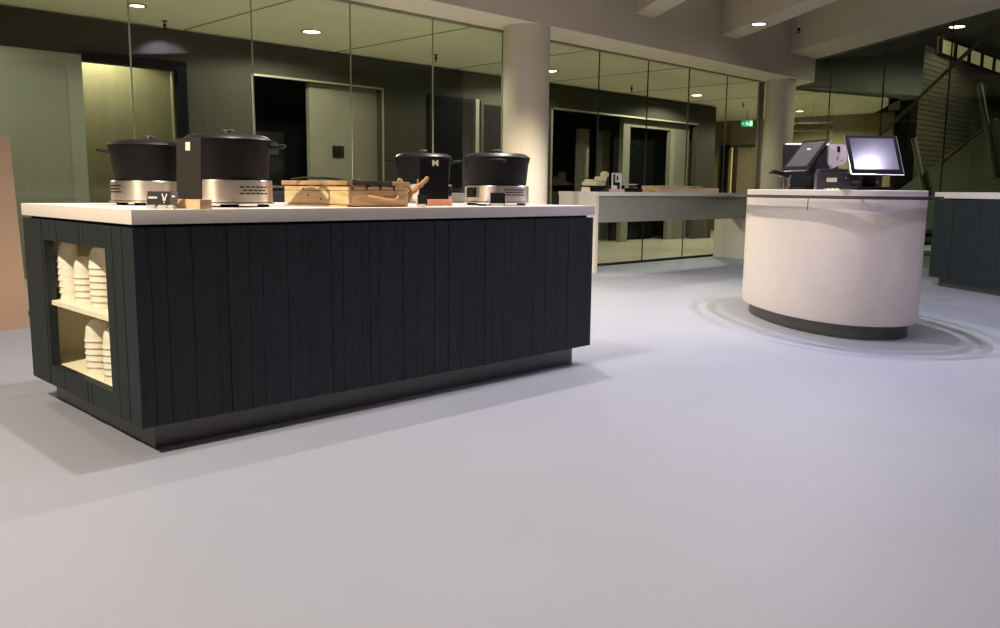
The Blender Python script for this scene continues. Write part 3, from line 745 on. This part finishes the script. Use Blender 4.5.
KZ = 1.031
def monitor(label, x, y, nh, tilt, scr, z=.24, W=.37, H=.30):
    rz = math.atan2(nh[1], nh[0]) + PI/2       # local -y is the facing direction
    t = thing('till_monitor', label, 'monitor', (x, y, KZ), rz, 'touch screens on the till kiosk')
    mt = Matrix.Translation((0, 0, z)) @ Matrix.Rotation(-math.radians(tilt), 4, 'X')
    bm = bm_new(); box(bm, -W/2, W/2, 0, .012, -H/2, H/2, mt, bev=.004); box(bm, -W/2+.03, W/2-.03, .012, .045, -H/2+.03, H/2-.04, mt, bev=.008); h = obj('housing', bm, 'blackp', t)
    bm = bm_new(); box(bm, -W/2+.028, W/2-.028, -.0012, 0.0, -H/2+.036, H/2-.024, mt); s = obj('screen', bm, scr, h)
    bm = bm_new()
    for i in range(5): box(bm, -.03+i*.012, -.021+i*.012, -.0022, -.0012, H/2-.098, H/2-.088, mt)
    obj('screen_text', bm, 'sticker', h)
    bm = bm_new()
    box(bm, -W/2-.002, W/2+.002, .002, .011, -H/2-.002, -H/2, mt); box(bm, -W/2-.002, -W/2, .002, .011, -H/2, H/2, mt); box(bm, W/2, W/2+.002, .002, .011, -H/2, H/2, mt)
    obj('silver_bezel', bm, 'chrome', t)
    bm = bm_new(); box(bm, -.05, .05, .04, .075, .02, z+.02, bev=.008); obj('stand', bm, 'blackp', t)
    bm = bm_new(); box(bm, -.13, .13, -.05, .15, 0, .022, bev=.006); obj('foot', bm, 'blackp', t)
    return t
monitor('right till screen lit pale lavender with a white glare on the kiosk', 4.75, -.72, (math.cos(-2.275), math.sin(-2.275)), 28, 'screen_on')
tm = monitor('left till screen, dark and strongly tilted back, on the kiosk', 5.29, .04, (math.cos(2.545), math.sin(2.545)), 37, 'screen_off', z=.272)
def to_local(o, P): return Matrix.Rotation(-o.rotation_euler.z, 4, 'Z') @ (Vector(P)-o.location)
def face_cam(o, P): return Matrix.Translation(to_local(o, P)) @ Matrix.Rotation(-PI/4-o.rotation_euler.z, 4, 'Z')
mt = face_cam(tm, (5.418, .241, KZ))
bm = bm_new()
for k in range(5): box(bm, -.028, .028, -.012+.012*math.sin(k*.6), .004+.012*math.sin(k*.6), k*.024, k*.024+.025, mt)
obj('silver_bracket', bm, 'steel', tm)
mt = face_cam(tm, (5.36, .313, 1.150)) @ Matrix.Rotation(.22, 4, 'Y')
bm = bm_new(); box(bm, -.045, .10, -.05, .05, 0, .016, mt, bev=.003); box(bm, -.03, .10, -.05, .05, .0165, .034, mt, bev=.003); obj('card_reader', bm, 'blackp', tm)
# rear customer display behind the left screen: black back, white top edge
t = thing('customer_display', 'black display back with a white top edge behind the dark left till screen', 'display', (5.78, .25, KZ), math.radians(-45))
mt = Matrix.Rotation(math.radians(-4), 4, 'X')
bm = bm_new(); box(bm, -.195, .195, 0, .03, .016, .378, mt, bev=.004); obj('housing', bm, 'blackp', t)
bm = bm_new(); box(bm, -.18, .19, .0, .03, .379, .393, mt); obj('white_edge', bm, 'sticker', t)
bm = bm_new(); box(bm, -.15, .15, -.06, .12, 0, .015, bev=.004); obj('foot', bm, 'blackp', t)
# black till box behind the printer
t = thing('till_computer', 'low black computer box beneath the lit till screen', 'computer', (5.18, -.47, KZ), math.radians(-45))
bm = bm_new(); box(bm, -.15, .13, -.05, .05, 0, .125, bev=.006); obj('case', bm, 'blackp', t)
bm = bm_new(); box(bm, -.1, .1, -.062, -.06, .05, .07); obj('vent', bm, 'greyp', t)
# receipt printer
t = thing('receipt_printer', 'dark grey box-shaped receipt printer with a white label between the screens', 'printer', (4.86, -.385, KZ), math.radians(-58))
bm = bm_new(); box(bm, -.11, .11, -.075, .09, 0, .125, bev=.008); 
bx = obj('case', bm, 'greyp', t)
bm = bm_new(); box(bm, -.10, .10, -.06, .085, .1255, .148, Matrix.Identity(4), bev=.008); obj('cover', bm, 'greyp', t)
bm = bm_new(); box(bm, -.06, .06, -.03, -.01, .1485, .152); obj('paper_slot', bm, 'blackp', t)
bm = bm_new(); box(bm, -.045, .025, -.0765, -.075, .055, .085); obj('label', bm, 'sticker', t)
bm = bm_new(); lathe(bm, [(0, 0), (.007, 0), (.007, .003), (0, .003)], 14, mtx=Matrix.Translation((.085, -.075, .085)) @ Matrix.Rotation(PI/2, 4, 'X')); obj('button', bm, 'steel', t)
# pale card terminal on an arm
t = thing('card_terminal', 'pale grey card terminal back plate with a black slot beside the lit screen', 'card terminal', (5.39, -.19, KZ), math.radians(-45))
mt = Matrix.Translation((0, 0, .195)) @ Matrix.Rotation(math.radians(-10), 4, 'X')
bm = bm_new(); pr = [(-.07, .16), (-.075, .02), (-.04, -.02), (.055, .01), (.07, .05), (.068, .16)]
a = [bm.verts.new(mt @ Vector((x, 0, z))) for x, z in pr]; b = [bm.verts.new(mt @ Vector((x, .03, z))) for x, z in pr]
bm.faces.new(a); bm.faces.new(b[::-1])
for i in range(6): bm.faces.new([a[i], a[(i+1) % 6], b[(i+1) % 6], b[i]])
obj('plate', bm, mat('pale_grey_plastic', (176, 164, 168), .5), t)
bm = bm_new(); box(bm, -.008, .016, -.004, 0, .10, .145, mt); obj('slot', bm, 'blackp', t)
bm = bm_new(); box(bm, -.015, .0, -.003, 0, .05, .055, mt); obj('mark', bm, 'greyp', t)
bm = bm_new(); box(bm, .02, .035, -.003, 0, .03, .035, mt); obj('mark', bm, 'greyp', t)
bm = bm_new(); tube(bm, [(0, .03, 0), (0, .03, .2)], .012, 10); box(bm, -.05, .05, -.02, .08, 0, .012); obj('arm', bm, 'blackp', t)
# papers on kiosk
for k, (x, y, r_, lab) in enumerate([(4.62, -.60, .3, 'sheet of white paper lying on the kiosk in front of the lit screen'), (4.71, -.46, .8, 'crumpled white receipt lying beside the printer on the kiosk')]):
    bm = bm_new()
    n = 8; g = [[bm.verts.new((.09*(i/n-.5)*2, .06*(j/n-.5)*2, .001+.010*k*math.sin(i*1.1)*math.sin(j*.9)**2 + .0006*math.sin(i*.8+j))) for j in range(n+1)] for i in range(n+1)]
    for i in range(n):
        for j in range(n): bm.faces.new([g[i][j], g[i+1][j], g[i+1][j+1], g[i][j+1]])
    bmesh.ops.solidify(bm, geom=bm.faces[:], thickness=.0006)
    o = tag(obj('paper_sheet', bm, 'sticker'), lab, 'paper'); o.location = (x, y, KZ+.0015); o.scale = (.6, .6, 1); o.rotation_euler = (0, 0, r_)

# ------------------------------------------------------------------ lights
def spot(name, loc, power, rgb, size=125, blend=.25, soft=.05, aim=None):
    l = bpy.data.lights.new(name, 'SPOT'); l.energy = power; l.color = rgb; l.spot_size = math.radians(size); l.spot_blend = blend; l.shadow_soft_size = soft
    o = bpy.data.objects.new(name, l); COL.objects.link(o); o.location = loc
    if aim is not None:
        o.rotation_euler = (Vector(aim)-Vector(loc)).to_track_quat('-Z', 'Y').to_euler()
    return o
NEU = (1, .93, .88); LAV = (.80, .80, 1.0); WARM = (1, .86, .62); COOL = (.86, .90, 1.0)
spot('lamp_island', (.75, .14, 3.6), 230, NEU, soft=.03)
spot('lamp_left', (-2.2, -.05, 3.6), 850, (1, .85, .64), soft=.03)
spot('lamp_kiosk_a', (5.20, .10, 3.16), 150, LAV, soft=.012, size=140)
spot('lamp_kiosk_b', (5.52, -.10, 3.16), 130, NEU, soft=.012, size=140)
spot('lamp_kiosk_c', (5.15, -.35, 3.16), 110, LAV, soft=.012, size=140)
spot('fill_mid', (3.3, 1.0, 3.6), 290, (1, .89, .82), soft=.02)  # added fill that warms the kiosk face and the floor beside it
spot('lamp_glare', (4.77, -2.86, 3.6), 100, (.76, .70, 1.0), soft=.045)
spot('lamp_lavender', (3.3, -1.1, 3.6), 100, (.50, .47, 1.0), size=80, blend=1, soft=.05)
spot('fill_front', (2.6, -4.4, 3.6), 90, (1, .90, .86), size=120)  # added front fill with no fixture, brightens the kiosk
spot('lamp_pillar', (4.6, 2.5, 3.6), 620, WARM, size=90, blend=.5)
spot('lamp_beam', (9.27, 2.70, 3.15), 40, NEU, size=100, blend=.5)
spot('lamp_back_a', (4.57, 5.91, 2.80), 170, (1, .95, .82), size=165)
spot('lamp_back_b', (8.93, 6.02, 2.80), 170, (1, .95, .82), size=165)
spot('lamp_back_c', (13.25, 6.13, 2.80), 170, (1, .95, .82), size=165)
spot('lamp_back_d', (.2, 5.8, 2.80), 150, (1, .95, .82), size=165)
spot('lamp_back_e', (17.0, 6.13, 2.80), 300, (1, .92, .78), size=165)
spot('lamp_yellow', (2.8, 7.5, 2.75), 75, (1, .94, .74), size=150)
spot('lamp_atrium', (18.1, 2.2, 4.3), 60, (1, 1, .85), size=150)
spot('fill_atrium', (14.8, 0.2, 4.3), 320, (1, 1, .85), size=150)  # added ambient fill for the stair and bulkhead, no fixture here

w = bpy.data.worlds.new('world'); S.world = w; w.use_nodes = True
w.node_tree.nodes['Background'].inputs[0].default_value = (.5, .5, .5, 1); w.node_tree.nodes['Background'].inputs[1].default_value = .05
